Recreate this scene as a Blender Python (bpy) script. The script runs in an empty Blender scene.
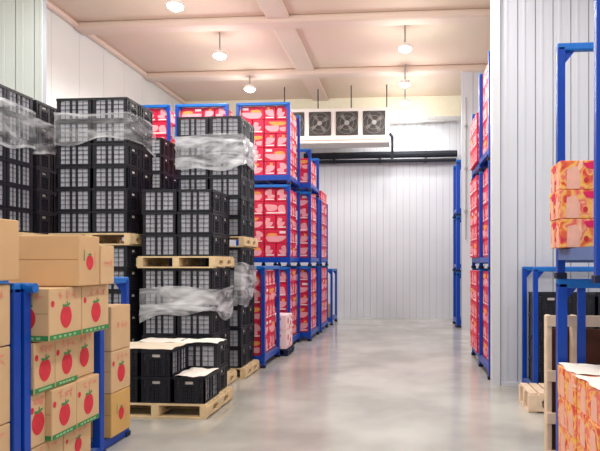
import bpy, bmesh, math, random
from mathutils import Vector, Matrix
random.seed(7)
PI = math.pi
sc = bpy.context.scene
COL = sc.collection

# ------------------------------------------------------------------ materials
def lin(c):
    return tuple(((v/255.0)/12.92 if v/255.0 <= .04045 else ((v/255.0+.055)/1.055)**2.4) for v in c) + (1.0,)

def mat(name, rgb, rough=.6, metal=0.0, noise=0.0, nscale=8.0, rgb2=None, bump=0.0, spec=.4):
    m = bpy.data.materials.new(name); m.use_nodes = True
    nt = m.node_tree; b = nt.nodes['Principled BSDF']
    b.inputs['Roughness'].default_value = rough
    b.inputs['Metallic'].default_value = metal
    b.inputs['Specular IOR Level'].default_value = spec
    tc = nt.nodes.new('ShaderNodeTexCoord')
    nz = nt.nodes.new('ShaderNodeTexNoise'); nz.inputs['Scale'].default_value = nscale
    nz.inputs['Detail'].default_value = 4
    nt.links.new(tc.outputs['Object'], nz.inputs['Vector'])
    rp = nt.nodes.new('ShaderNodeValToRGB')
    c1 = lin(rgb)
    c2 = lin(rgb2) if rgb2 else tuple(max(0, v*(1-noise)) for v in c1[:3]) + (1,)
    rp.color_ramp.elements[0].position = .35; rp.color_ramp.elements[0].color = c2
    rp.color_ramp.elements[1].position = .65; rp.color_ramp.elements[1].color = c1
    nt.links.new(nz.outputs['Fac'], rp.inputs['Fac'])
    nt.links.new(rp.outputs['Color'], b.inputs['Base Color'])
    if bump:
        bp = nt.nodes.new('ShaderNodeBump'); bp.inputs['Strength'].default_value = bump
        nt.links.new(nz.outputs['Fac'], bp.inputs['Height']); nt.links.new(bp.outputs['Normal'], b.inputs['Normal'])
    return m

M = {}
M['black'] = mat('black_plastic', (27, 28, 37), .5, noise=.25, nscale=5)
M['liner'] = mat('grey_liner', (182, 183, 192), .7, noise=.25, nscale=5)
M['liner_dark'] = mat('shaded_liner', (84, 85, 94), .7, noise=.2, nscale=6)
M['wood'] = mat('pallet_wood', (232, 205, 160), .75, noise=.18, nscale=7)
M['wood_pale'] = mat('pale_pallet_wood', (240, 214, 186), .75, noise=.15, nscale=7)
M['wood_dark'] = mat('dark_wood', (98, 58, 44), .8, noise=.3, nscale=5)
M['blue'] = mat('blue_steel', (2, 68, 176), .38, noise=.15, nscale=3)
M['blue_top'] = mat('blue_steel_pale', (20, 110, 200), .42, noise=.15, nscale=3)  # paler blue for the rack rails
M['bluegrey'] = mat('greyed_blue_steel', (92, 116, 168), .5, noise=.15, nscale=3)
M['foot'] = mat('dark_blue_foot', (16, 26, 62), .6)
M['carton'] = mat('kraft_card', (216, 180, 136), .8, noise=.08, nscale=3)
M['carton_plain'] = mat('plain_kraft_card', (212, 172, 126), .8, noise=.08, nscale=2)
M['carton_yellow'] = mat('yellow_kraft_card', (216, 172, 104), .8, noise=.1, nscale=3)
M['crease'] = mat('card_crease', (166, 120, 72), .9)
M['apple'] = mat('apple_red_ink', (216, 52, 66), .7, noise=.15, nscale=20)
M['leaf'] = mat('leaf_green_ink', (74, 140, 84), .7)
M['band'] = mat('green_band_ink', (58, 140, 78), .7, noise=.1, nscale=30)
M['band_pale'] = mat('pale_band_ink', (150, 190, 140), .7)
M['pinkink'] = mat('pink_ink', (226, 142, 120), .8)
M['red'] = mat('red_card', (228, 34, 76), .55, noise=.18, nscale=4)
M['pink'] = mat('pink_ink_panel', (250, 170, 178), .6, noise=.1, nscale=9)
M['white_ink'] = mat('white_ink', (252, 226, 226), .6)
M['orange'] = mat('orange_ink', (248, 160, 80), .6)
M['paper'] = mat('white_paper', (246, 240, 230), .8, noise=.06, nscale=4)
M['paper_tan'] = mat('cream_paper', (232, 218, 196), .8, noise=.12, nscale=4)
M['white_metal'] = mat('white_metal', (240, 234, 228), .4, noise=.05)
M['dark'] = mat('dark_mesh', (70, 66, 64), .6)
M['grey'] = mat('grey_metal', (160, 160, 158), .45)
M['blade'] = mat('fan_blade', (122, 116, 110), .5)
M['pipe'] = mat('black_insulation', (34, 38, 48), .75, noise=.2)
M['galv'] = mat('galvanised', (196, 200, 200), .4)

def blotch(name, stops, scale, rough=.6):
    m = bpy.data.materials.new(name); m.use_nodes = True
    nt = m.node_tree; b = nt.nodes['Principled BSDF']; b.inputs['Roughness'].default_value = rough
    tc = nt.nodes.new('ShaderNodeTexCoord'); nz = nt.nodes.new('ShaderNodeTexNoise')
    nz.inputs['Scale'].default_value = scale; nz.inputs['Detail'].default_value = 1.5
    nz.inputs['Distortion'].default_value = .8
    oi = nt.nodes.new('ShaderNodeObjectInfo')
    ad = nt.nodes.new('ShaderNodeVectorMath'); ad.operation = 'ADD'
    sm = nt.nodes.new('ShaderNodeVectorMath'); sm.operation = 'SCALE'; sm.inputs['Scale'].default_value = 37
    nt.links.new(oi.outputs['Location'], sm.inputs[0])
    nt.links.new(tc.outputs['Object'], ad.inputs[0]); nt.links.new(sm.outputs['Vector'], ad.inputs[1])
    nt.links.new(ad.outputs['Vector'], nz.inputs['Vector'])
    rp = nt.nodes.new('ShaderNodeValToRGB'); cr = rp.color_ramp
    cr.elements[0].position = stops[0][0]; cr.elements[0].color = lin(stops[0][1])
    cr.elements[1].position = stops[-1][0]; cr.elements[1].color = lin(stops[-1][1])
    for p, c in stops[1:-1]:
        e = cr.elements.new(p); e.color = lin(c)
    nt.links.new(nz.outputs['Fac'], rp.inputs['Fac']); nt.links.new(rp.outputs['Color'], b.inputs['Base Color'])
    return m
M['gift'] = blotch('orange_printed_card', [(.3, (214, 48, 70)), (.4, (240, 120, 60)), (.47, (250, 196, 96)),
                                            (.53, (246, 160, 110)), (.6, (238, 96, 88)), (.7, (250, 200, 160))], 9)
M['peach'] = mat('peach_ink', (248, 186, 164), .6, noise=.1, nscale=14)
M['yellow'] = mat('yellow_ink', (250, 200, 60), .6)
M['magenta'] = mat('magenta_ink', (226, 26, 96), .6)

def panel_mat(name, rgb, rgb2, rough=.4, low=None):
    m = mat(name, rgb, rough, rgb2=rgb2, nscale=.5)
    return m
M['panel'] = panel_mat('white_wall_panel', (214, 217, 226), (205, 209, 218), .38)
M['panel_back'] = panel_mat('back_wall_panel', (220, 222, 228), (212, 215, 221), .4)
M['panel_left'] = panel_mat('left_wall_panel', (232, 234, 230), (224, 227, 224), .35)
M['panel_dim'] = panel_mat('greenish_wall_panel', (206, 213, 209), (198, 205, 201), .4)
M['cream'] = mat('cream_bounce_tint', (244, 238, 214), .6, noise=.04)
M['joint'] = mat('panel_joint', (158, 164, 172), .6)
M['ceil'] = mat('sprayed_ceiling', (226, 208, 186), .8, rgb2=(232, 204, 188), nscale=.35, bump=.05)
M['beam'] = mat('sprayed_beam', (226, 207, 190), .8, rgb2=(230, 206, 192), nscale=.4)

def floor_mat():
    m = bpy.data.materials.new('polished_concrete'); m.use_nodes = True
    nt = m.node_tree; b = nt.nodes['Principled BSDF']
    tc = nt.nodes.new('ShaderNodeTexCoord')
    n1 = nt.nodes.new('ShaderNodeTexNoise'); n1.inputs['Scale'].default_value = .8; n1.inputs['Detail'].default_value = 3
    n2 = nt.nodes.new('ShaderNodeTexNoise'); n2.inputs['Scale'].default_value = 3.5; n2.inputs['Detail'].default_value = 5
    for n in (n1, n2): nt.links.new(tc.outputs['Object'], n.inputs['Vector'])
    r1 = nt.nodes.new('ShaderNodeValToRGB')
    r1.color_ramp.elements[0].position = .36; r1.color_ramp.elements[0].color = lin((168, 166, 158))
    r1.color_ramp.elements[1].position = .62; r1.color_ramp.elements[1].color = lin((198, 197, 190))
    nt.links.new(n1.outputs['Fac'], r1.inputs['Fac'])
    r2 = nt.nodes.new('ShaderNodeValToRGB')
    r2.color_ramp.elements[0].position = .3; r2.color_ramp.elements[0].color = (.09, .09, .09, 1)
    r2.color_ramp.elements[1].position = .72; r2.color_ramp.elements[1].color = (.24, .24, .24, 1)
    nt.links.new(n2.outputs['Fac'], r2.inputs['Fac'])
    nt.links.new(r1.outputs['Color'], b.inputs['Base Color']); nt.links.new(r2.outputs['Color'], b.inputs['Roughness'])
    b.inputs['Specular IOR Level'].default_value = .6
    bp = nt.nodes.new('ShaderNodeBump'); bp.inputs['Strength'].default_value = .02
    nt.links.new(n1.outputs['Fac'], bp.inputs['Height']); nt.links.new(bp.outputs['Normal'], b.inputs['Normal'])
    return m
M['floor'] = floor_mat()

def film_mat(name, lo, hi):
    m = bpy.data.materials.new(name); m.use_nodes = True
    nt = m.node_tree; nt.nodes.clear()
    out = nt.nodes.new('ShaderNodeOutputMaterial'); mx = nt.nodes.new('ShaderNodeMixShader')
    tr = nt.nodes.new('ShaderNodeBsdfTransparent'); pb = nt.nodes.new('ShaderNodeBsdfPrincipled')
    pb.inputs['Base Color'].default_value = lin((226, 228, 232)); pb.inputs['Roughness'].default_value = .22
    tc = nt.nodes.new('ShaderNodeTexCoord'); mp = nt.nodes.new('ShaderNodeMapping'); mp.inputs['Scale'].default_value = (1.3, 1.3, 4.5)
    nz = nt.nodes.new('ShaderNodeTexNoise'); nz.inputs['Scale'].default_value = 1.5; nz.inputs['Detail'].default_value = 2
    nz.inputs['Distortion'].default_value = .8
    rp = nt.nodes.new('ShaderNodeValToRGB')
    rp.color_ramp.elements[0].position = .38; rp.color_ramp.elements[0].color = (lo, lo, lo, 1)
    rp.color_ramp.elements[1].position = .68; rp.color_ramp.elements[1].color = (hi, hi, hi, 1)
    L = nt.links.new
    L(tc.outputs['Object'], mp.inputs['Vector']); L(mp.outputs['Vector'], nz.inputs['Vector'])
    L(nz.outputs['Fac'], rp.inputs['Fac']); L(rp.outputs['Color'], mx.inputs['Fac'])
    L(tr.outputs['BSDF'], mx.inputs[1]); L(pb.outputs['BSDF'], mx.inputs[2]); L(mx.outputs['Shader'], out.inputs['Surface'])
    return m
M['film'] = film_mat('clear_stretch_film', .10, .42)
M['film_white'] = film_mat('whitish_stretch_film', .22, .92)
M['film_edge'] = film_mat('gathered_film_edge', .22, .7)

def emis(name, rgb, s):
    m = bpy.data.materials.new(name); m.use_nodes = True
    b = m.node_tree.nodes['Principled BSDF']
    b.inputs['Emission Color'].default_value = lin(rgb); b.inputs['Emission Strength'].default_value = s
    return m
M['lamp'] = emis('lamp_glow', (255, 250, 240), 22)

# ------------------------------------------------------------------ mesh builder
class MB:
    def __init__(s): s.v = []; s.f = []; s.mi = []; s.mats = []
    def m(s, key):
        if key not in s.mats: s.mats.append(key)
        return s.mats.index(key)
    def face(s, pts, key):
        b = len(s.v); s.v += [tuple(p) for p in pts]; s.f.append(tuple(range(b, b+len(pts)))); s.mi.append(s.m(key))
    def box(s, x0, x1, y0, y1, z0, z1, key, ch=0.0):
        k = s.m(key)
        if ch <= 0:
            b = len(s.v)
            s.v += [(x0,y0,z0),(x1,y0,z0),(x1,y1,z0),(x0,y1,z0),(x0,y0,z1),(x1,y0,z1),(x1,y1,z1),(x0,y1,z1)]
            for q in ((3,2,1,0),(4,5,6,7),(0,1,5,4),(1,2,6,5),(2,3,7,6),(3,0,4,7)):
                s.f.append(tuple(b+i for i in q)); s.mi.append(k)
            return
        bm = bmesh.new()
        bmesh.ops.create_cube(bm, size=1)
        for v in bm.verts:
            v.co = Vector(((x0+x1)/2+v.co.x*(x1-x0), (y0+y1)/2+v.co.y*(y1-y0), (z0+z1)/2+v.co.z*(z1-z0)))
        bmesh.ops.bevel(bm, geom=list(bm.edges), offset=ch, segments=2, profile=.5, affect='EDGES')
        s.add_bm(bm, key); bm.free()
    def add_bm(s, bm, key):
        k = s.m(key); b = len(s.v)
        bm.verts.index_update()
        s.v += [tuple(v.co) for v in bm.verts]
        for f in bm.faces:
            s.f.append(tuple(b+v.index for v in f.verts)); s.mi.append(k)
    def tube(s, pts, r, key, n=8):
        k = s.m(key); pts = [Vector(p) for p in pts]; rings = []
        for i, p in enumerate(pts):
            d = (pts[min(i+1, len(pts)-1)]-pts[max(i-1, 0)]).normalized()
            a = d.cross(Vector((0, 0, 1)))
            if a.length < 1e-4: a = Vector((1, 0, 0))
            a.normalize(); c = d.cross(a)
            b = len(s.v)
            for j in range(n):
                t = 2*PI*j/n; s.v.append(tuple(p+a*math.cos(t)*r+c*math.sin(t)*r))
            rings.append(b)
        for i in range(len(rings)-1):
            for j in range(n):
                s.f.append((rings[i]+j, rings[i]+(j+1) % n, rings[i+1]+(j+1) % n, rings[i+1]+j)); s.mi.append(k)
        s.f.append(tuple(rings[0]+j for j in range(n))); s.mi.append(k)
        s.f.append(tuple(rings[-1]+j for j in reversed(range(n)))); s.mi.append(k)
    def lathe(s, prof, key, n=20, c=(0, 0, 0), axis='z'):
        k = s.m(key); rings = []
        for r, z in prof:
            b = len(s.v); rings.append(b)
            for j in range(n):
                t = 2*PI*j/n; a, d = r*math.cos(t), r*math.sin(t)
                p = (a, d, z) if axis == 'z' else (a, z, d)
                s.v.append((c[0]+p[0], c[1]+p[1], c[2]+p[2]))
        for i in range(len(rings)-1):
            for j in range(n):
                s.f.append((rings[i]+j, rings[i]+(j+1) % n, rings[i+1]+(j+1) % n, rings[i+1]+j)); s.mi.append(k)
        s.f.append(tuple(rings[0]+j for j in range(n))); s.mi.append(k)
        s.f.append(tuple(rings[-1]+j for j in range(n))); s.mi.append(k)
    def mesh(s, name):
        me = bpy.data.meshes.new(name); me.from_pydata(s.v, [], s.f)
        for k in s.mats: me.materials.append(M[k])
        me.polygons.foreach_set('material_index', s.mi); me.update()
        return me

def obj(name, me, parent=None, loc=None, rz=0):
    if isinstance(me, MB): me = me.mesh(name)
    o = bpy.data.objects.new(name, me); COL.objects.link(o)
    if parent: o.parent = parent
    if loc: o.location = loc
    if rz: o.rotation_euler = (0, 0, rz)
    return o
def tag(o, label, cat, group=None, kind=None):
    if label: o['label'] = label
    if cat: o['category'] = cat
    if group: o['group'] = group
    if kind: o['kind'] = kind
    return o
def empty(name, loc=(0, 0, 0), rz=0):
    o = bpy.data.objects.new(name, None); COL.objects.link(o); o.location = loc; o.rotation_euler = (0, 0, rz)
    o.empty_display_size = .1
    return o
def struct(name, mb):
    o = obj(name, mb); o['kind'] = 'structure'; return o
def dup(src, loc, rz=0):
    c = src.copy(); COL.objects.link(c); c.location = loc; c.rotation_euler = (0, 0, rz)
    for k in ('label', 'group'):
        if k in c: del c[k]
    for ch in src.children:
        d = ch.copy(); COL.objects.link(d); d.parent = c
        for g in ch.children:
            e = g.copy(); COL.objects.link(e); e.parent = d
    return c

# world depth for something seen at camera distance zc and lateral position x (camera turned 4.3 degrees)
def Y(zc, x): return zc + .075*x

# ------------------------------------------------------------------ setting
H = 7.07
XL, YB = -7.25, 17.9
mb = MB(); mb.box(-8, 6.5, -4, 18.4, -.1, 0, 'floor'); struct('floor', mb)
mb = MB(); mb.box(-8, 6.5, -4, 18.4, H, H+.15, 'ceil'); struct('ceiling', mb)
def ribbed(x0, x1, yf, z1, key, pitch, gap=.012, rib=.0, depth=.2):
    mb = MB(); mb.box(x0, x1, yf+.02, yf+depth, 0, z1, 'joint')
    x = x0
    while x < x1-.01:
        xe = min(x+pitch, x1)
        # panel strip with a shallow central rib
        mb.box(x+gap/2, xe-gap/2, yf, yf+.025, 0, z1, key)
        if rib: mb.box(x+pitch*.3, x+pitch*.42, yf-.006, yf+.01, 0, z1, key)
        x = xe
    return mb
struct('wall_back', ribbed(-7.2, 4.4, YB, H, 'panel_back', .21, gap=.008, rib=1))
mb = MB(); mb.box(-7.2, 4.38, YB-.012, YB-.007, 6.42, H-.001, 'cream'); struct('wall_bounce_tint', mb)  # warm ceiling bounce on the upper wall, painted as a cream strip
# side walls (vertical sandwich panels)
mb = MB(); mb.box(XL-.2, XL-.02, -4, YB+.2, 0, H, 'joint')
y = -4
while y < YB: mb.box(XL-.03, XL, y+.004, y+.996, 0, H, 'panel_left'); y += 1.0
struct('wall_left', mb)
mb = MB(); mb.box(4.4, 4.6, -4, YB+.2, 0, H, 'panel'); struct('wall_right', mb)
# partition ends that stop at the aisle
mb = ribbed(1.39, 4.38, 8.32, H, 'panel', .252, gap=.014, rib=1, depth=.16)
mb.box(1.275, 1.385, 8.29, 8.50, 0, H, 'panel_back')
struct('partition_right', mb)
mb = ribbed(1.52, 4.38, 15.2, H, 'panel_back', .3, depth=.16); struct('partition_right_far', mb)
mb = ribbed(XL, -5.87, 8.62, H, 'panel_dim', .32, gap=.02, rib=1, depth=.16); struct('partition_left', mb)
mb = MB(); mb.box(1.40, 4.38, 8.285, 8.318, 0, .05, 'panel_back'); struct('baseboard_right', mb)
# ceiling beams
for i, yb in enumerate((8.4, 11.75, 15.05)):
    mb = MB(); mb.box(XL, 4.4, yb, yb+.4, H-.17, H, 'beam', .06); struct('beam_%d' % (i+1), mb)
mb = MB(); mb.box(-2.95, -2.45, -4, YB, H-.09, H, 'beam', .04); struct('beam_4', mb)
mb = MB()
mb.tube([(XL+.05, -4, H-.06), (XL+.05, YB, H-.06)], .07, 'beam', 8); struct('trim_1', mb)

# ------------------------------------------------------------------ crates
CL, CW, CH = .497, .376, .304
def crate_body():
    b = MB(); k = 'black'; t = .016
    hx, hy = CL/2, CW/2
    # rims and base
    for z0, z1, o in ((0, .022, 0), (CH-.034, CH, .004)):
        b.box(-hx-o, hx+o, -hy-o, -hy+t, z0, z1, k); b.box(-hx-o, hx+o, hy-t, hy+o, z0, z1, k)
        b.box(-hx-o, -hx+t, -hy, hy, z0, z1, k); b.box(hx-t, hx+o, -hy, hy, z0, z1, k)
    b.box(-hx+.004, hx-.004, -hy+.004, hy-.004, .004, .016, k)
    zb, zt = .022, CH-.034
    # long walls: three windows
    wins = [(-.198, -.062), (-.034, .022), (.050, .198)]
    for sy in (-1, 1):
        ya, yb2 = (-hy, -hy+t) if sy < 0 else (hy-t, hy)
        xs = [-hx] + [v for w in wins for v in w] + [hx]
        for i in range(0, len(xs), 2): b.box(xs[i], xs[i+1], ya, yb2, zb, zt, k)
        for w0, w1 in wins:
            n = max(1, int(round((w1-w0)/.07)))
            for i in range(1, n):
                x = w0+(w1-w0)*i/n; b.box(x-.0018, x+.0018, ya+.003, yb2-.004, zb, zt, k)
            for z in (.085, .15, .212): b.box(w0, w1, ya+.003, yb2-.004, z-.002, z+.002, k)
    # end walls: hand hole, side grids and three small windows
    for sx in (-1, 1):
        xa, xb = (-hx, -hx+t) if sx < 0 else (hx-t, hx)
        ws = [(-.155, -.118), (-.072, -.03), (-.02, .02), (.03, .072), (.118, .155)]
        ys = [-hy] + [v for w in ws for v in w] + [hy]
        for i in range(0, len(ys), 2):
            if i in (4, 6): b.box(xa, xb, ys[i], ys[i+1], zb, .19, k)
            else: b.box(xa, xb, ys[i], ys[i+1], zb, zt, k)
        b.box(xa, xb, -.072, .072, .19, .218, k)
        b.box(xa, xb, -.072, -.05, .218, zt, k); b.box(xa, xb, .05, .072, .218, zt, k)
        b.box(xa, xb, -.06, .06, .256, zt, k)
        for w0, w1 in ws:
            ym = (w0+w1)/2
            b.box(xa+.003, xb-.004, ym-.002, ym+.002, zb, .19, k)
            for z in (.06, .10, .14, .18): b.box(xa+.003, xb-.004, w0, w1, z-.003, z+.003, k)
        for w0, w1 in (ws[0], ws[-1]):
            for z in (.22, .25): b.box(xa+.003, xb-.004, w0, w1, z-.003, z+.003, k)
    return b.mesh('plastic_crate')
crate_me = crate_body()
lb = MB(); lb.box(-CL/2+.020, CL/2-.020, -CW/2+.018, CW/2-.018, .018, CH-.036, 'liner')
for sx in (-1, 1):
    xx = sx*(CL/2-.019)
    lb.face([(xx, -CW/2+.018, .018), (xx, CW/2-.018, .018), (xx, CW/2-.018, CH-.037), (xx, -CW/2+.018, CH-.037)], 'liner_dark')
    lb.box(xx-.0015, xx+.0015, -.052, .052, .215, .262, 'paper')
liner_me = lb.mesh('liner')
gb = MB(); gb.tube([(0, -.05, 0), (0, .05, 0)], .007, 'black', 6); grip_me = gb.mesh('grip')
proto = []
def crate(loc, rz, label, group):
    if not proto:
        o = obj('plastic_crate', crate_me)
        obj('liner', liner_me, o)
        for sx in (-1, 1): obj('hand_grip', grip_me, o, (sx*(CL/2-.008), 0, .258))
        proto.append(o); o.location = loc; o.rotation_euler = (0, 0, rz)
    else: o = dup(proto[0], loc, rz)
    return tag(o, label, 'crate', group)
ORD = ['first', 'second', 'third', 'fourth', 'fifth', 'sixth', 'seventh']
PX, PY, PZ = .51, .388, .31
def rowname(i, n):
    return 'top row' if i == n-1 else ('bottom row' if i == 0 else ORD[n-1-i]+' row down')

def crate_block(xr, yf, z0, n, phrase, group, rows=2, upto=0):
    """two crates across with long sides to the front; behind them the aisle-side crate of each further row"""
    for k in range(n):
        for c in (0, 1):
            x = xr-PX/2-(1-c)*PX
            crate((x+random.uniform(-.003, .003), yf+PY/2+random.uniform(-.002, .002), z0+.003+k*PZ), random.uniform(-.002, .002),
                  'black slotted crate, %s, %s, front %s' % (phrase, rowname(k, n), ('left', 'right')[c]), group)
        for r in range(1, rows):
            crate((xr-PX/2+random.uniform(-.006, .006), yf+PY/2+r*PY, z0+.003+k*PZ), 0,
                  'black slotted crate, %s, %s, rear right' % (phrase, rowname(k, n)), group)

# ------------------------------------------------------------------ pallets
def pallet(x0, x1, y0, y1, z0, label, group='wooden pallets', h=.165, key='wood', turned=False):
    """three notched stringers along y, slatted deck and bottom boards"""
    cx, cy = (x0+x1)/2, (y0+y1)/2; W, D = (x1-x0)/2, (y1-y0)/2
    if turned: W, D = D, W
    r = empty('wooden_pallet', (cx, cy, z0), PI/2 if turned else 0); tag(r, label, 'pallet', group)
    d = MB(); n = 7; bw = 2*D/n
    for i in range(n): d.box(-W, W, -D+i*bw+.012, -D+(i+1)*bw-.012, h-.022, h, key, .003)
    obj('deck', d, r)
    for sx in (-W+.03, 0, W-.03):
        s = MB(); t = .045; zb, zt = .02, h-.022
        hs = [(-D*.62, -D*.2), (D*.2, D*.62)]
        # stringer with two fork openings
        ys = [-D, hs[0][0], hs[0][1], hs[1][0], hs[1][1], D]
        for i in range(0, 6, 2): s.box(sx-t, sx+t, ys[i], ys[i+1], zb, zt, key, .004)
        for a, c in hs:
            s.box(sx-t, sx+t, a-.005, c+.005, zt-.03, zt, key); s.box(sx-t, sx+t, a-.005, c+.005, zb, zb+.022, key)
            for yy in (a, c):   # corner gussets round the opening
                sg = 1 if yy == a else -1
                for zz, sz in ((zt-.03, -1), (zb+.022, 1)):
                    p = [(yy, zz), (yy+sg*.04, zz), (yy, zz+sz*.04)]
                    for xx in (sx-t, sx+t): s.face([(xx, q[0], q[1]) for q in p], key)
                    s.face([(sx-t, p[1][0], p[1][1]), (sx+t, p[1][0], p[1][1]), (sx+t, p[2][0], p[2][1]), (sx-t, p[2][0], p[2][1])], key)
        obj('stringer', s, r)
    b = MB()
    for yy in (-D, -.05, D-.1): b.box(-W, W, yy, yy+.1, 0, .02, key, .003)
    obj('bottom_boards', b, r)
    return r

# ---- left crate stacks
G1 = 'crates in the tall wrapped stack'
S1x = -3.775; S1y = Y(7.7, -4.3)
pallet(-4.94, S1x+.035, S1y-.03, S1y+.82, 0, 'wooden pallet on the floor under the tall crates behind apple cartons')
crate_block(S1x, S1y, .165, 6, 'lower half of tall stack behind apple cartons', G1)
pallet(-4.90, S1x+.035, S1y-.02, S1y+.82, 2.03, 'wooden pallet halfway up the tall crate stack behind apple cartons')
crate_block(S1x, S1y, 2.195, 6, 'upper half of tall stack behind apple cartons', G1)

G2 = 'crates in the middle stack'
S2x = -2.64; S2y = Y(7.78, -3.2)
pallet(-3.69, S2x+.07, S2y-.02, S2y+.84, 0, 'wooden pallet on the floor under the shorter crate stack')
crate_block(S2x, S2y, .165, 5, 'under middle pallet of shorter stack', G2)
pallet(-3.705, S2x+.03, S2y-.03, S2y+.84, 1.715, 'wooden pallet between the two halves of the shorter crate stack')
crate_block(S2x, S2y, 1.88, 3, 'above middle pallet of shorter stack', G2)

G3 = 'crates in the stack beside the red racks'
S3x = -2.515; S3y = Y(8.68, -3.0)
pallet(-3.58, S3x+.06, S3y-.02, S3y+.80, 0, 'wooden pallet on the floor under crates nearest the red rack')
crate_block(S3x, S3y, .165, 6, 'lower half of stack nearest red rack', G3)
pallet(-3.58, S3x+.04, S3y-.02, S3y+.80, 2.03, 'wooden pallet halfway up the crate stack nearest the red rack')
crate_block(S3x, S3y, 2.195, 6, 'upper half of stack nearest red rack', G3)

# far stack seen in the gap (only its top is in view)
S4x = -4.37; S4y = Y(10.15, -4.4)
G4 = 'crates in the far stack'
pallet(-5.46, S4x+.04, S4y-.02, S4y+.84, 0, 'wooden pallet on the floor under the crate stack deep in the gap')
for k in range(12):
    for q in (0, 1):
        crate((S4x-PX/2, S4y+PY/2+q*PY, .168+k*PZ+(.168 if k > 5 else 0)), 0, 'black slotted crate, %s half of far stack in gap, %s, %s' % (
              ('lower', 'upper')[k > 5], rowname(k % 6, 6), ('front', 'rear')[q]), G4)
pallet(-5.46, S4x+.04, S4y-.02, S4y+.82, .166+6*PZ, 'wooden pallet halfway up the crate stack deep in the gap')

# left edge stacks along the wall (their aisle sides face us)
G0 = 'crates in the leftmost stacks'
S0x = -5.10
y0 = Y(7.73, S0x)
pallet(-6.1, S0x+.04, y0-1.1, y0+.02, 0, 'wooden pallet on the floor under the leftmost crate stack')
pallet(-6.1, S0x+.04, y0-1.1, y0+.02, 2.03, 'wooden pallet halfway up the leftmost crate stack')
pallet(-6.1, S0x+.04, y0+.04, y0+.86, 0, 'wooden pallet on the floor under the stack left of the tall stack')
pallet(-6.1, S0x+.04, y0+.04, y0+.86, 2.03, 'wooden pallet halfway up the stack left of the tall stack')
for half, z0 in (('lower', .165), ('upper', 2.195)):
    for k in range(6):
        nm = rowname(k, 6)
        crate((S0x-PY/2, y0-PX/2, z0+.003+k*PZ), PI/2, 'black slotted crate, %s half of leftmost stack, %s, far end' % (half, nm), G0)
        crate((S0x-PY/2, y0-PX*1.5, z0+.003+k*PZ), PI/2, 'black slotted crate, %s half of leftmost stack, %s, near end' % (half, nm), G0)
        for q in (0, 1):
            crate((S0x-PX/2, y0+.06+PY/2+q*PY, z0+.003+k*PZ), 0, 'black slotted crate, %s half of stack left of tall one, %s, %s' % (half, nm, ('front', 'rear')[q]), G0)

# low pallet in front
P1x = -2.29; P1y = Y(6.46, -2.8)
GP = 'crates on the low front pallet'
pallet(P1x-1.19, P1x+.02, P1y, P1y+.97, 0, 'wooden pallet at the front, carrying the low double row of crates')
for k in (0, 1):
    for c in range(3):
        if k == 1 and c == 2: continue
        crate((P1x-PY/2-(2-c)*(PY+.006), P1y+.03+PX/2, .168+k*PZ), PI/2,
              'black crate with pale hand hole, front pallet %s layer, %s' % (('bottom', 'top')[k], ('leftmost', 'middle', 'right corner')[c]), GP)
    for c in (0, 1):
        crate((P1x-.03-PX/2-(1-c)*PX, P1y+.56+PY/2, .168+k*PZ), 0,
              'black slotted crate, front pallet rear row, %s layer, %s' % (('bottom', 'top')[k], ('left', 'right')[c]), GP)

# paper sheets on the low crates
def sheet(name, x0, x1, y0, y1, z, key, label, amp=.012):
    b = MB(); nx, ny = 14, 10; k = b.m(key); ph = random.random()*6
    for j in range(ny+1):
        for i in range(nx+1):
            u, v = i/nx, j/ny
            x = x0+(x1-x0)*u+.012*math.sin(v*9+ph); yy = y0+(y1-y0)*v+.012*math.sin(u*8+ph)
            b.v.append((x, yy, z+amp*(.6+.5*math.sin(u*7+ph)*math.cos(v*6+ph*2)+.25*math.sin(u*17+v*13))))
    for j in range(ny):
        for i in range(nx):
            a = j*(nx+1)+i; b.f.append((a, a+1, a+nx+2, a+nx+1)); b.mi.append(k)
    o = obj(name, b); tag(o, label, 'paper', 'paper sheets on crates')
    for p in o.data.polygons: p.use_smooth = True
    return o
zt = .166+2*PZ
sheet('paper_sheet', P1x-1.17, P1x-.40, P1y+.03, P1y+.57, zt, 'paper_tan', 'cream paper sheet spread over the top layer of front pallet crates')
sheet('paper_sheet', P1x-.56, P1x-.03, P1y+.57, P1y+.95, zt, 'paper', 'white paper sheet on the set-back crate of the front pallet')
sheet('paper_sheet', P1x-1.1, P1x-.57, P1y+.58, P1y+.94, zt, 'paper', 'white paper sheet at the rear left of front pallet crates')
sheet('paper_sheet', P1x-.37, P1x-.02, P1y+.04, P1y+.54, .166+PZ, 'paper', 'white paper sheet on the low corner crate of front pallet')

# stretch film
def film(x0, x1, y0, y1, z0, z1, label, sides=('front', 'right'), droop=.05, key='film'):
    b = MB(); k = b.m(key); ke = b.m('film_edge')
    path = []
    if 'front' in sides: path += [(x0+(x1-x0)*i/30, y0, 0, -1) for i in range(31)]
    if 'right' in sides: path += [(x1, y0+(y1-y0)*i/24, 1, 0) for i in range(25)]
    n = 14; ph = random.random()*9; s = 0
    for i, (x, yy, nx, ny) in enumerate(path):
        if i: s += math.hypot(x-path[i-1][0], yy-path[i-1][1])
        for j in range(n+1):
            v = j/n
            top = z1+droop*.35*math.sin(s*4+ph); bot = z0+droop*math.sin(s*3.1+ph*2)+droop*.5*math.sin(s*8+ph)
            d = .026+.007*math.sin(s*9+v*11+ph)+.005*math.sin(s*23-v*17)
            b.v.append((x+nx*d, yy+ny*d, bot+(top-bot)*v))
    m = len(path)
    for i in range(m-1):
        for j in range(n):
            a = i*(n+1)+j; b.f.append((a, a+n+1, a+n+2, a+1)); b.mi.append(ke if j in (0, n-1) else k)
    o = obj('stretch_film', b); tag(o, label, 'plastic wrap', 'stretch film on crate stacks')
    for p in o.data.polygons: p.use_smooth = True
    return o
film(S1x-2*PX-.01, S1x+.01, S1y-.006, S1y+.79, 3.44, 3.84, 'clear stretch film round the top rows of the tall stack')
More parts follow.
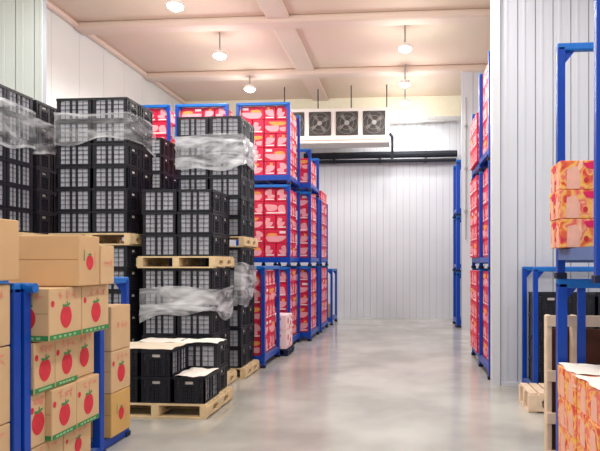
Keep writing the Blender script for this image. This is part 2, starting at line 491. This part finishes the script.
film(S2x-2*PX-.01, S2x+.012, S2y-.008, S2y+.79, 1.03, 1.44, 'crumpled clear film round the shorter stack below its pallet', droop=.08, key='film_white')
film(S3x-2*PX-.01, S3x+.012, S3y-.006, S3y+.775, 3.27, 3.76, 'crumpled clear film round the upper stack nearest red rack', droop=.06, key='film_white')
film(S3x-.1, S3x+.006, S3y-.006, S3y+.76, 1.22, 1.78, 'loose white film hanging on lower stack nearest red rack', sides=('front', 'right'), droop=.09, key='film_white')
film(S0x-.38, S0x+.006, y0-1.05, y0+.0, 3.36, 3.86, 'clear film round the top of the leftmost crate stack', sides=('front', 'right'), droop=.07)
film(S0x-.5, S0x+.006, y0+.065, y0+.44, 3.36, 3.80, 'clear film round the stack left of the tall stack', sides=('front', 'right'), droop=.05)

# ------------------------------------------------------------------ steel racks
def rack(x0, x1, y0, y1, z0, h, label, group, aisle=0, post=.062, load=True, base=.2, decks=True, cap=False, beamkey='blue'):
    """stacking rack: four corner posts, arched end frames, base frame; aisle=+1/-1 adds a top rail along that side"""
    r = empty('stacking_rack', ((x0+x1)/2, (y0+y1)/2, z0)); tag(r, label, 'rack', group)
    W, D = (x1-x0)/2, (y1-y0)/2; p = post/2
    for sx in (-1, 1):
        for sy in (-1, 1):
            cx, cy = sx*(W-p), sy*(D-p)
            b = MB(); b.box(cx-p, cx+p, cy-p, cy+p, .0, h-p, 'blue', .006); po = obj('post', b, r)
            f = MB(); f.box(cx-p*1.35, cx+p*1.35, cy-p*1.35, cy+p*1.35, -.0, .05, 'foot', .005); obj('foot', f, po)
    for sy in (-1, 1):
        cy = sy*(D-p)
        b = MB(); b.box(-W, W, cy-p, cy+p, h-post, h, 'blue_top', .012)
        for sx in (-1, 1):    # gusset under each corner
            xx = sx*(W-post)
            for yy in (cy-.004, cy+.004): b.face([(xx, yy, h-post), (xx-sx*.08, yy, h-post), (xx, yy, h-post-.1)], 'blue')
        obj('top_rail', b, r)
    if cap:
        b = MB(); b.tube([(W-.02, -D+p, h-p), (W+.055, -D+p, h-p), (W+.06, -D+p, h-p)], p*.98, 'blue_top', 14); obj('rail_cap', b, r)
        b = MB(); b.box(W-post+.005, W-.03, -D-.002, -D-.0005, h-.15, h-.085, 'paper'); obj('sticker', b, r)['label'] = 'white sticker'
    if aisle:
        cx = aisle*(W-p); b = MB(); b.box(cx-p, cx+p, -D+post, D-post, h-post, h, 'blue_top', .01); obj('side_rail', b, r)
    b = MB(); zb0, zb1 = base-.11, base
    b.box(-W+.001, W-.001, -D+.003, -D+post-.003, zb0, zb1, beamkey); b.box(-W+.001, W-.001, D-post+.003, D-.003, zb0, zb1, beamkey)
    for cx in (-W+p, 0, W-p): b.box(cx-p+.003, cx+p-.003, -D+.01, D-.01, zb0+.02, zb1-.005, beamkey)
    obj('base_frame', b, r)
    if decks:
        b = MB(); n = 8
        for i in range(n):
            yy = -D+post+(2*D-2*post)*(i+.5)/n; b.box(-W+.01, W-.01, yy-.035, yy+.035, base-.012, base, 'bluegrey')
        obj('deck', b, r)
    return r

# red fruit cartons
RL, RW, RH = .482, .234, .282
def red_carton(v):
    b = MB(); b.box(-RL/2, RL/2, -RW/2, RW/2, 0, RH, 'red', .006)
    e = .0015
    def rect(side, a0, a1, z0, z1, key, e=e, sk=0):
        if key in ('pink', 'orange'):
            ca, cz, ra, rz_ = (a0+a1)/2, (z0+z1)/2, (a1-a0)/2*1.08, (z1-z0)/2*1.15
            pts = []
            for i in range(14):
                t = 2*PI*i/14; c_, s_ = math.cos(t), math.sin(t)
                f = 1+.12*math.sin(3*t+a0*40+z0*30)
                pts.append((ca+ra*f*math.copysign(abs(c_)**.6, c_)-sk*s_*.6, cz+rz_*f*math.copysign(abs(s_)**.6, s_)))
            if side in 'fb': b.face([(a, (-1 if side == 'f' else 1)*(RW/2+e), z) for a, z in pts], key)
            else: b.face([((-1 if side == 'l' else 1)*(RL/2+e), a, z) for a, z in pts], key)
            return
        if side in ('f', 'b'):
            s = -1 if side == 'f' else 1; yy = s*(RW/2+e)
            q = [(a0, yy, z0), (a1, yy, z0), (a1-sk, yy, z1), (a0+sk, yy, z1)]
        else:
            s = -1 if side == 'l' else 1; xx = s*(RL/2+e)
            q = [(xx, a0, z0), (xx, a1, z0), (xx, a1-sk, z1), (xx, a0+sk, z1)]
        b.face(q, key)
    for side in 'fb':
        if v == 0:
            rect(side, -.2, .06, .05, .16, 'pink', sk=.03); rect(side, -.12, .2, .17, .24, 'orange', 2*e, sk=.05); rect(side, .09, .21, .05, .13, 'pink')
        elif v == 1:
            rect(side, -.19, .19, .04, .15, 'pink', sk=.05); rect(side, -.02, .18, .15, .2, 'orange', 2*e, sk=.03); rect(side, -.21, -.08, .2, .25, 'white_ink')
        else:
            rect(side, -.21, .02, .10, .22, 'pink', sk=.04); rect(side, .06, .2, .06, .2, 'pink', sk=.03); rect(side, -.2, .2, .035, .065, 'white_ink', 2*e)
    for side in 'lr':
        rect(side, -.085, .085, .03, .055, 'white_ink', 2*e)
        if v == 0: rect(side, -.05, .09, .07, .15, 'pink', sk=.02); rect(side, 0, .09, .15, .23, 'pink', 1.6*e, sk=.02)
        elif v == 1: rect(side, -.09, .05, .07, .14, 'pink', sk=.01); rect(side, -.04, .09, .13, .24, 'pink', 1.6*e, sk=.03)
        else: rect(side, -.08, .08, .08, .2, 'pink', sk=.05); rect(side, -.06, .0, .21, .25, 'orange', 2*e)
    b.box(-RL/2+.004, RL/2-.004, -.025, .025, RH, RH+.001, 'pink')
    return b.mesh('fruit_carton')
red_me = [red_carton(v) for v in range(3)]
nred = [0]
def red(x, yy, z, rz, label, group):
    o = obj('fruit_carton', red_me[random.randrange(3)], None, (x+random.uniform(-.003, .003), yy+random.uniform(-.002, .002), z), rz+random.choice((0, PI))+random.uniform(-.006, .006))
    nred[0] += 1
    return tag(o, label, 'carton', group)

def red_load(x_in, y_in, z, tiers, phrase, group, side=1, front=True, aisle=True, par=0, rows=2, odd=True):
    """shell of a 1 x 1 m load of red cartons; side=+1: aisle on the right of x_in, -1: on the left.
    x_in is the aisle-side edge of the load, y_in its front edge."""
    s = side; hz = RH+.0075
    def X(d): return x_in-s*d       # d = distance in from the aisle-side face
    for k in range(tiers):
        rn = rowname(k, tiers); zz = z+.003+k*hz
        def lab(w): return 'red fruit carton, %s, %s, %s' % (phrase, rn, w)
        if (k+par) % 2 == 0:
            if aisle or front: red(X(.125), y_in+.25, zz, PI/2, lab('front aisle corner'), group)
            if front:
                red(X(.375), y_in+.25, zz, PI/2, lab('front middle'), group); red(X(.75), y_in+.125, zz, 0, lab('front far side'), group)
            if aisle and rows > 1: red(X(.125), y_in+.75, zz, PI/2, lab('aisle rear'), group)
        else:
            red(X(.25), y_in+.125, zz, 0, lab('front aisle corner'), group)
            if front:
                red(X(.625), y_in+.25, zz, PI/2, lab('front middle'), group); red(X(.875), y_in+.25, zz, PI/2, lab('front far side'), group)
            if aisle:
                for q, w in ((1, 'second along aisle'), (2, 'third along aisle'), (3, 'aisle rear')):
                    if q < rows*2: red(X(.25), y_in+.125+q*.25, zz, 0, lab(w), group)

LEVEL = ('bottom', 'middle', 'top')
GR = 'blue racks of red cartons on the left'
# tower A and its two neighbours further left
Ax1 = -2.36; Ay = Y(11.6, -2.9)
for i in range(3):
    rack(Ax1-1.135, Ax1, Ay, Ay+1.14, 1.7*i, 1.7, 'blue stacking rack, %s of the tower right of the crates' % LEVEL[i], GR)
    red_load(Ax1-.065, Ay+.07, 1.7*i+.2, 5, 'tower beside crates, %s rack' % LEVEL[i], 'red cartons in the tower beside the crates', par=(0, 0, 0)[i], front=(i > 0))
for nm, xx in (('middle', -3.66), ('leftmost', -4.91)):
    for i in range(3):
        rack(xx-1.135, xx, Ay, Ay+1.14, 1.7*i, 1.7, 'blue stacking rack, %s of the %s tower behind the crates' % (LEVEL[i], nm), GR)
    red_load(xx-.065, Ay+.07, 3.6, 5, '%s tower top behind crates' % nm, 'red cartons in the %s tower' % nm, par=0, aisle=False)
# single rack on the aisle in front of tower A
Dx1 = -2.37; Dy = Y(9.51, -2.4)
rack(Dx1-1.135, Dx1, Dy, Dy+1.17, 0, 1.73, 'single blue stacking rack of red cartons at the aisle beside black crates', GR, aisle=1)
red_load(Dx1-.065, Dy+.08, .2, 5, 'single low rack at the aisle', 'red cartons in the single low rack', par=1)
# second tower
Bx1 = -2.13; By = Y(12.75, -2.2)
for i, (h) in enumerate((1.7, 1.7, .97)):
    rack(Bx1-1.13, Bx1, By, By+1.24, 1.7*i, h, 'blue stacking rack, %s of the second red tower down the aisle' % LEVEL[i], GR)
    red_load(Bx1-.05, By+.08, 1.7*i+.2, (5, 5, 2)[i], 'second tower down aisle, %s rack' % LEVEL[i], 'red cartons in the second tower', par=i, front=False)
# third tower
Cx1 = -2.12; Cy = Y(14.3, -2.1)
for i in range(2):
    rack(Cx1-1.13, Cx1, Cy, Cy+1.2, 1.7*i, 1.7, 'blue stacking rack, %s of the farthest red tower on the left' % ('bottom', 'top')[i], GR)
    red_load(Cx1-.01, Cy+.08, 1.7*i+.2, (5, 6)[i], 'farthest left tower, %s rack' % ('bottom', 'top')[i], 'red cartons in the farthest left tower', par=i+1, front=False)
# empty rack at the end
Ex1 = -2.06; Ey = Y(16.0, -2.1)
rack(Ex1-1.1, Ex1, Ey, Ey+1.1, 0, 1.6, 'nearly empty blue stacking rack by the back wall on the left', GR, aisle=1)

# right-hand towers
GRR = 'blue racks of red cartons on the right'
Rx0 = 1.275; Ry = Y(8.58, 1.27)
for i in range(3):
    rack(Rx0, Rx0+1.12, Ry, Ry+1.14, 1.68*i, 1.68, 'blue stacking rack, %s of the tower just behind the white partition' % LEVEL[i], GRR)
    red_load(Rx0+.05, Ry+.068, 1.68*i+.2, (5, 5, 5)[i], 'tower behind white partition, %s rack' % LEVEL[i], 'red cartons in the near right tower', side=-1, front=False, par=i)
Qy = Ry+1.19
for i in range(3):
    rack(Rx0+.02, Rx0+1.12, Qy, Qy+1.14, 1.68*i, 1.68 if i < 2 else 1.3, 'blue stacking rack, %s of the far right tower' % LEVEL[i], GRR)
    red_load(Rx0-.03, Qy+.07, 1.68*i+.2, (5, 5, 3)[i], 'far right tower, %s rack' % LEVEL[i], 'red cartons in the far right tower', side=-1, front=False, par=i+1)
Ty = Y(15.45, 1.45)
for i in range(3):
    rack(1.41, 2.5, Ty, Ty+1.05, 1.54*i, 1.54, 'empty blue stacking rack, %s of the stack by the back wall' % LEVEL[i], GRR, post=.11)

# ------------------------------------------------------------------ printed kraft cartons
def apple_pts(cx, cy, r, n=22):
    pts = []
    for i in range(n):
        t = 2*PI*i/n
        rr = r*(1+.10*math.cos(2*t)*0+.12*math.sin(t))
        x = rr*math.cos(t)*.86*(1-.10*(math.sin(t) < 0)*abs(math.sin(t)))
        z = rr*math.sin(t)*1.06
        if abs(t-PI/2) < .3: z -= r*.10
        pts.append((cx+x, cy+z))
    return pts
def kraft(wx, wy, h, key='carton', front_print=True, side_print='apple', band=True, creases=True):
    """carton, origin at base centre; printing on the +x face and the -y face"""
    b = MB(); b.box(-wx/2, wx/2, -wy/2, wy/2, 0, h, key, .008)
    b.box(-wx/2+.003, wx/2-.003, -.003, .003, h-.001, h+.0008, 'crease')
    def put(side, poly, k, e=.0015):
        if side == 'x': b.face([(wx/2+e, a, z) for a, z in poly], k)
        else: b.face([(a, -wy/2-e, z) for a, z in poly], k)
    def r_(a0, a1, z0, z1): return [(a0, z0), (a1, z0), (a1, z1), (a0, z1)]
    for side, w, on in (('x', wy, side_print), ('y', wx, 'apple' if front_print else None)):
        if not on: continue
        s = h/.41
        if on == 'apple':
            put(side, apple_pts(0.0, .165*s, .088*s), 'apple')
            put(side, [(-.05*s, .262*s), (0, .25*s), (.055*s, .272*s), (.05*s, .288*s), (.0, .272*s), (-.045*s, .278*s)], 'leaf', .0022)
            put(side, [(.0, .26*s), (.012*s, .26*s), (.02*s, .30*s), (.008*s, .302*s)], 'leaf', .0026)
            put(side, apple_pts(-w*.40, .285*s, .026*s, 12), 'apple')
        if on == 'small':
            put(side, apple_pts(0.0, h*.45, .06*s), 'apple'); put(side, [(-.03, h*.62), (0, h*.6), (.03, h*.63), (0, h*.66)], 'leaf', .002)
            put(side, [(-.09, h*.5), (-.075, h*.5), (-.075, h*.72), (-.085, h*.72)], 'leaf', .002); put(side, r_(.07, .085, h*.35, h*.7), 'pinkink', .002)
        if on in ('apple', 'writing'):
            # faded brush lettering: groups of short pink strokes
            rnd = random.Random(int(w*1000)+int(h*100)+(side == 'x'))
            for c in (-.07, .02, .11):
                c *= w/.42; zz = (.35 if on == 'apple' else .22)*s
                for q in range(5):
                    an = rnd.choice((.15, 1.45, -.7, .8, 1.7)); L_ = rnd.uniform(.012, .028)*s
                    px, pz = c+rnd.uniform(-.016, .016)*s, zz+rnd.uniform(-.022, .022)*s
                    dx, dz = math.cos(an)*L_, math.sin(an)*L_; ox, oz = -math.sin(an)*.0042*s, math.cos(an)*.0042*s
                    put(side, [(px-dx-ox, pz-dz-oz), (px+dx-ox, pz+dz-oz), (px+dx+ox, pz+dz+oz), (px-dx+ox, pz-dz+oz)], 'pinkink', .002+q*.0002)
        if band and on == 'apple':
            put(side, r_(-w/2+.006, w/2-.006, .006, .046*s), 'band', .002)
            for q in range(5):
                a = -w/2+.05+q*(w-.1)/5; put(side, r_(a, a+.035*s, .016*s, .034*s), 'band_pale', .0026)
    if creases:
        b.face([(-wx/2+.01, -wy/2-.0012, h*.52), (wx/2-.01, -wy/2-.0012, h*.52), (wx/2-.01, -wy/2-.0012, h*.53), (-wx/2+.01, -wy/2-.0012, h*.53)], 'crease')
    return b.mesh('apple_carton')
GK = 'kraft apple cartons'
def kc(x1, wx, yn, wy, z, h, label, rz=0, **kw):
    """x1 = aisle-side face, yn = near face"""
    o = obj('apple_carton', kraft(wx, wy, h, **kw), None, (x1-wx/2, yn+wy/2, z), rz)
    return tag(o, label, 'carton', GK)
# near rack pair
GN = 'blue racks of apple cartons'
X1 = -2.79
Yr0, Yr1, Yr2, Yr3 = 2.92, 3.92, 5.02, 5.63
rack(X1-1.1, X1, Yr0-.02, Yr0+.965, 0, 1.645, 'nearest blue stacking rack at the left edge, mostly out of frame', GN, post=.075, base=.12)
rack(X1-1.1, X1, Yr1, Yr2, 0, 1.645, 'blue stacking rack packed with apple cartons, round capped rail', GN, post=.075, base=.10, cap=True)
rack(X1-1.1, X1-.07, Yr2+.04, Yr3, 0, 1.645, 'short blue stacking rack holding three columned apple cartons', GN, aisle=1, base=.10)
xi = X1-.02
A = 'apple carton in the blue rack, '
# rack 1: layers from the floor up
d0 = Yr1+.08
kc(xi, .32, d0, .42, .103, .285, A+'bottom layer, near end', band=False)
kc(xi, .32, d0+.43, .40, .103, .285, A+'bottom layer, far end', band=False)
for i, (a, w) in enumerate(((0, .175), (.18, .33), (.515, .345))):
    kc(xi+(.06 if i else .01), .32, d0+a, w, .395, .40, A+'third layer down, %s' % ('near narrow one', 'middle one', 'far one')[i], band=i > 0)
for i, (a, w) in enumerate(((0, .25), (.255, .305), (.565, .315))):
    kc(xi+(.04, .04, .0)[i], .32, d0+a, w, .80, .39, A+'second layer down, %s' % ('near one', 'middle one', 'far recessed one')[i], band=i < 2)
kc(X1+.13, .36, d0+.01, .42, 1.20, .40, A+'top layer, near one with green band')
kc(X1+.13, .36, d0+.44, .415, 1.20, .40, A+'top layer, far one with green band')
kc(X1-.44, .34, d0+.1, .45, .39, .40, 'apple carton on the inner side of the blue rack, third layer', band=False)
kc(X1-.44, .34, d0+.1, .45, .80, .39, 'apple carton on the inner side of the blue rack, second layer', band=False)
kc(X1-.33, .34, d0+.1, .45, 1.20, .40, 'apple carton on the inner side of the blue rack, top layer', band=False)
# cartons heaped on top
tb = kc(X1+.19, .60, d0+.30, .30, 1.605, .41, 'plain sided carton with small fruit print lying on top layer', key='carton_plain', front_print=False, side_print='small', band=False)
kc(X1+.19, .34, d0+.62, .22, 1.605, .34, 'lower plain carton at the far end of the heap on top', key='carton', front_print=False, side_print='writing', band=False, creases=False)
kc(X1+.01, .42, Yr0+.44, .49, 1.67, .43, 'big blank carton on top at the left edge of the picture', key='carton_plain', front_print=False, side_print=None, band=False, creases=False)
# rack 0
for i, z in enumerate((.123, .66, 1.21)):
    kc(X1-.02, .34, Yr0+.46, .42, z, (.53, .54, .43)[i], 'apple carton at the left edge, %s in the nearest rack' % ('lowest', 'middle', 'highest')[i], band=False)
# rack 2
kc(X1-.015, .34, Yr2+.15, .37, .11, .42, 'yellowish carton at the bottom of the short blue rack', key='carton_yellow', band=False, side_print='small', front_print=False)
kc(X1-.015, .34, Yr2+.15, .37, .535, .40, 'apple carton in the middle of the short blue rack', band=False, front_print=False)
kc(X1-.015, .34, Yr2+.15, .37, .94, .43, 'blank topped carton with faint pink lettering in the short rack', band=False, side_print='writing', front_print=False)

# loose cartons between the red racks
def white_box(z, label, h=.34):
    b = MB(); b.box(-.3, .3, -.28, .28, 0, h, 'white_ink', .008)
    for cx, cz, r in ((-.14, .2, .06), (.1, .13, .05), (.16, .25, .035), (-.02, .08, .03)):
        b.face([(a, -.2815, z_) for a, z_ in apple_pts(cx, cz*h/.34, r)], 'apple'); b.face([(.3015, a, z_) for a, z_ in apple_pts(cx, cz*h/.34, r)], 'apple')
    b.box(-.298, .298, -.003, .003, h-.001, h+.0008, 'crease')
    for side in (0, 1):
        q = [(-.24, .02), (.2, .02), (.2, .05), (-.24, .05)]
        b.face([(a, -.2815, z_) for a, z_ in q] if side == 0 else [(.3015, a, z_) for a, z_ in q], 'pink')
    o = obj('spotted_carton', b, None, (-2.56, Y(11.04, -2.5), z+.003)); tag(o, label, 'carton', 'white cartons between the racks')
wbp = pallet(-2.88, -2.24, Y(11.04, -2.5)-.3, Y(11.04, -2.5)+.3, 0, 'dark low pallet under the white spotted cartons', None, .13, 'foot')
white_box(.13, 'white carton with red fruit spots, lower of two between racks')
white_box(.475, 'white carton with red fruit spots, upper of two between racks', .3)
ob = obj('apple_carton', kraft(.4, .5, .38, band=False, key='carton_plain'), None, (Ex1-.3, Ey+.5, .205))
tag(ob, 'small brown carton inside the nearly empty rack by back wall', 'carton', GK)

# ------------------------------------------------------------------ right foreground
GF = 'blue racks at the right edge'
nx0 = 1.225
Ny1 = Y(4.58, 1.23); Ny0 = Y(3.3, 1.23)
rack(nx0, nx0+1.12, Ny0, Ny1, 0, 1.665, 'lower blue stacking rack at the right edge, under orange cartons', GF, post=.075, base=.10)
rk = rack(nx0, nx0+1.12, Y(3.60, 1.23), Ny1, 1.665, 1.90, 'upper blue stacking rack at the right edge, carrying orange cartons', GF, post=.062, base=.24, beamkey='bluegrey')
b = MB(); b.box(-.395, -.335, Ny1-.05-(Ny0+Ny1)/2, Ny1-.01-(Ny0+Ny1)/2, .1, 1.61, 'blue', .005)
low = [o for o in bpy.data.objects if o.name.startswith('stacking_rack') and o.get('label', '').startswith('lower blue')][0]
obj('middle_bar', b, low)

def gift(wx, wy, h, marks=True, name='orange_carton'):
    """orange printed carton; prints on the -x and -y faces"""
    b = MB(); b.box(-wx/2, wx/2, -wy/2, wy/2, 0, h, 'gift', .006)
    e = .0015
    def pu(side, poly, k, e=e):
        if side == 'x': b.face([(-wx/2-e, a, z) for a, z in reversed(poly)], k)
        else: b.face([(a, -wy/2-e, z) for a, z in poly], k)
    for side, w in (('x', wy), ('y', wx)):
        for c in (-.27, .2):
            pu(side, [((c-.12)*w, .02*h), ((c+.12)*w, .02*h), ((c+.14)*w, .5*h), ((c+.06)*w, .8*h), ((c-.1)*w, .74*h)], 'peach')
        if not marks: continue
        pu(side, [(-.02*w, .72*h), (.2*w, .66*h), (.3*w, .82*h), (.1*w, .95*h), (-.08*w, .9*h)], 'magenta', 2*e)
        pu(side, [(.3*w, .88*h), (.48*w, .84*h), (.48*w, .97*h), (.2*w, .97*h)], 'yellow', 2*e)
        pu(side, apple_pts(-.03*w, .3*h, .05*h+.01, 10), 'apple', 2*e)
    b.box(-wx/2+.003, wx/2-.003, -.003, .003, h-.001, h+.0008, 'crease')
    return b.mesh(name)
gm = gift(.40, .29, .216); GG = 'orange fruit cartons'
for k in range(3):
    o = obj('orange_carton', gm, None, (nx0-.065+.20+random.uniform(-.006, .008), Y(4.20, 1.3)+.145, 1.908+k*.2185), random.uniform(-.02, .02))
    tag(o, 'orange printed carton on the upper right rack, %s of three' % ('lowest', 'middle', 'topmost')[k], 'carton', GG)
gm2 = gift(.5, .46, .222, False)
for k in range(4):
    for j in range(2):
        o = obj('orange_carton', gm2, None, (1.20+.25+random.uniform(-.006, .006), Y(4.42, 1.2)-.24-j*.465, .103+k*.2235), random.uniform(-.01, .01))
        tag(o, 'orange printed carton in lower right rack, %s layer, %s column' % (('bottom', 'third', 'second', 'top')[k], ('far', 'near')[j]), 'carton', GG)
zt = .103+4*.2235
sheet('paper_sheet', 1.20, 1.69, Y(4.42, 1.2)-.46, Y(4.42, 1.2)-.01, zt, 'paper', 'white paper sheet over the far orange cartons in right rack')
sheet('paper_sheet', 1.20, 1.69, Y(4.42, 1.2)-.93, Y(4.42, 1.2)-.475, zt, 'paper', 'white paper sheet over the near orange cartons in right rack')

# pallet stood on edge behind the lower rack
up = empty('wooden_pallet', (1.205, Y(4.78, 1.2), 0)); tag(up, 'pale wooden pallet stood on edge behind the right rack posts', 'pallet', 'wooden pallets')
b = MB()
for z in (.10, .42, .78, 1.25): b.box(0, 1.1, .0, .022, z, z+.095, 'wood_pale', .004)
obj('deck', b, up)
for x in (.0, .215, .53, 1.02):
    b = MB()
    pr = [(0, 0), (.09, 0), (.09, 1.345), (0, 1.345)]
    b.box(x, x+.05, .022, .11, 0, 1.345, 'wood_pale', .012); obj('stringer', b, up)
b = MB(); b.box(.06, 1.1, .112, .128, .05, 1.22, 'wood_dark', .003); obj('back_board', b, up)

# flat pallet on the floor
pallet(1.47, 2.3, Y(6.70, 1.5), Y(7.28, 1.5), 0, 'pale wooden pallet lying on the floor by the right wall', h=.235, key='wood_pale', turned=True)

# rack with black crates before the partition
K0, K1 = Y(7.36, 1.7), Y(8.10, 1.7)
rack(1.68, 2.95, K0, K1, 0, 1.735, 'blue stacking rack with black crates against the white partition', GF, base=.14)
GB = 'crates in the right-hand rack'
for c, (x, zb) in enumerate(((1.75+CW/2, .14), (2.14+CW/2, .14), (2.53+CW/2, .14))):
    for k in range(4):
        crate((x, (K0+K1)/2, zb+.003+k*PZ), PI/2, 'black slotted crate in right-hand rack, %s column, %s' % (('left', 'middle', 'right')[c], rowname(k, 4)), GB)

# ------------------------------------------------------------------ back wall equipment
fx0, fx1, fy0, fy1, fz0, fz1 = -3.72, -.48, 16.35, 17.0, 5.42, 6.33
ev = empty('evaporator_unit', ((fx0+fx1)/2, fy0, fz0)); tag(ev, 'white four fan cooling unit hung from the ceiling by back wall', 'cooling unit')
cx = (fx0+fx1)/2; hw = (fx1-fx0)/2
b = MB(); b.box(-hw, hw, .02, fy1-fy0, .0, fz1-fz0, 'white_metal', .02)
obj('casing', b, ev)
b = MB(); b.box(-hw-.02, hw+.02, -.06, fy1-fy0+.02, -.14, -.01, 'white_metal', .015); b.box(-hw, hw, -.065, -.06, -.06, -.045, 'crease'); obj('drip_tray', b, ev)
for i in range(4):
    fxc = hw-.42-(3-i)*.80; zc_ = .455
    b = MB(); b.box(fxc-.33, fxc+.33, -.015, .03, zc_-.35, zc_+.35, 'dark', .02); fp = obj('fan', b, ev)
    b = MB()
    for r in (.32, .2):
        n = 24; pts = [(fxc+r*math.cos(2*PI*j/n), -.05, zc_+r*math.sin(2*PI*j/n)) for j in range(n+1)]
        b.tube(pts, .004, 'grey', 5)
    obj('guard', b, fp)
    b = MB()
    for q in range(4):
        a = q*PI/2+.5
        pts = []
        for rr, da in ((.07, -.25), (.29, -.12), (.29, .32), (.07, .35)):
            pts.append((fxc+rr*math.cos(a+da), -.022-.02*(da > 0), zc_+rr*math.sin(a+da)))
        b.face(pts, 'blade')
    obj('blades', b, fp)
    b = MB(); b.lathe([(.075, -.03), (.07, -.055), (.03, -.06)], 'grey', 16, (fxc, 0, zc_), 'y'); obj('hub', b, fp)
for x in (-hw+.1, -.5, .5, hw-.06):
    b = MB(); b.tube([(x, .3, fz1-fz0-.01), (x, .3, H-fz0)], .018, 'dark', 6); obj('hanger_rod', b, ev)
b = MB(); b.tube([(hw+.03, .3, .2), (hw+.1, .3, .1), (hw+.1, .3, -.55)], .05, 'pipe', 8); obj('drain_pipe', b, ev)

def wall_pipe(pts, r, key, label, name='insulated_pipe', wall=YB-.006):
    b = MB(); b.tube(pts, r, key, 10)
    # strap collars
    for i in range(3):
        t = .2+.3*i; p = Vector(pts[0]).lerp(Vector(pts[-1]), t)
        b.tube([p-Vector((.03, 0, 0)), p+Vector((.03, 0, 0))], r+.01, key, 10)
    o = obj(name, b); tag(o, label, 'pipe', 'pipes along the back wall')
    for i in range(3):
        p = Vector(pts[0]).lerp(Vector(pts[-1]), .2+.3*i); h = MB()
        h.box(p.x-.02, p.x+.02, p.y, wall-.003, p.z-.02, p.z+.02, 'galv'); h.box(p.x-.05, p.x+.05, wall-.012, wall-.003, p.z-.06, p.z+.06, 'galv')
        obj('hanger_bracket', h, o)
    return o
wall_pipe([(-3.2, 17.62, 5.15), (-1.0, 17.62, 5.17), (1.62, 17.62, 5.18)], .105, 'pipe', 'thick black insulated pipe across the top of back wall')
wall_pipe([(-3.2, 17.66, 4.98), (1.6, 17.66, 4.99)], .055, 'pipe', 'thin black pipe just below the thick one on back wall')
wall_pipe([(-.42, 17.66, 6.2), (1.6, 17.66, 6.24)], .05, 'galv', 'thin pale conduit on back wall right of the cooling unit', 'conduit')
wall_pipe([(1.62, 15.13, 2.4), (1.62, 15.13, 6.2)], .015, 'grey', 'thin dark cable running down the far right pillar', 'cable', 15.19)

# ------------------------------------------------------------------ ceiling lamps
LW = 122
lamps = [(-4.25, 10.1), (-4.25, 12.6), (-4.25, 15.1), (0.0, 12.5), (0.0, 15.0), (0.0, 16.75)]
def light(x, y, z, w, r=.16):
    l = bpy.data.lights.new('lamp', 'SPOT'); l.energy = w; l.shadow_soft_size = r; l.color = (1, .99, .97); l.spot_size = math.radians(172); l.spot_blend = .35
    o = bpy.data.objects.new('lamp_light', l); COL.objects.link(o); o.location = (x, y, z)
    g = bpy.data.lights.new('lamp_glow', 'POINT'); g.energy = w*.40; g.shadow_soft_size = .3; g.color = (1, .985, .95)
    q = bpy.data.objects.new('lamp_glow', g); COL.objects.link(q); q.location = (x, y, z-.15)
    return o
for i, (x, yy) in enumerate(lamps):
    r = empty('ceiling_light', (x, yy, 6.55))
    tag(r, 'round ceiling light on a short stem, %s row, %s' % (('left', 'right')[i > 2], ('nearest', 'middle', 'farthest')[i % 3]), 'light', 'ceiling lights')
    b = MB(); b.tube([(0, 0, .08), (0, 0, H-6.55)], .02, 'grey', 8); obj('stem', b, r)
    b = MB(); b.lathe([(.05, .12), (.13, .08), (.15, .02), (.15, .0)], 'white_metal', 20); obj('housing', b, r)
    b = MB(); b.lathe([(.14, .0), (.14, -.03), (.08, -.07), (.01, -.08)], 'lamp', 20); obj('lens', b, r)
    light(x, yy, 6.30, LW)
for x, yy in ((0, 10.0), (0, 7.5), (0, 5.0), (0, 2.5), (0, 0), (-4.25, 7.6), (-4.25, 5.1), (-4.25, 2.6), (-4.25, .1), (3.4, 1.5)):
    light(x, yy, 6.30, LW)

# ------------------------------------------------------------------ world, camera
w = bpy.data.worlds.new('world_fill'); sc.world = w; w.use_nodes = True
bg = w.node_tree.nodes['Background']; bg.inputs['Color'].default_value = (.96, .97, 1, 1); bg.inputs['Strength'].default_value = 0.5  # plain white world added as front fill through the room's open rear
cam = bpy.data.cameras.new('camera'); co = bpy.data.objects.new('camera', cam); COL.objects.link(co)
co.location = (0, 0, 1.8); co.rotation_euler = (PI/2, 0, math.atan(.075))
cam.sensor_width = 36; cam.lens = 560/600*36; cam.shift_x = -63/600; cam.shift_y = 36.5/600
cam.clip_start = .05; cam.clip_end = 100
sc.camera = co
sc.view_settings.view_transform = 'Standard'
sc.view_settings.look = 'None'
sc.view_settings.exposure = 0.0
sc.cycles.use_denoising = True
sc.cycles.max_bounces = 10
sc.cycles.transparent_max_bounces = 16
print('red cartons', nred[0], 'objects', len(bpy.data.objects))
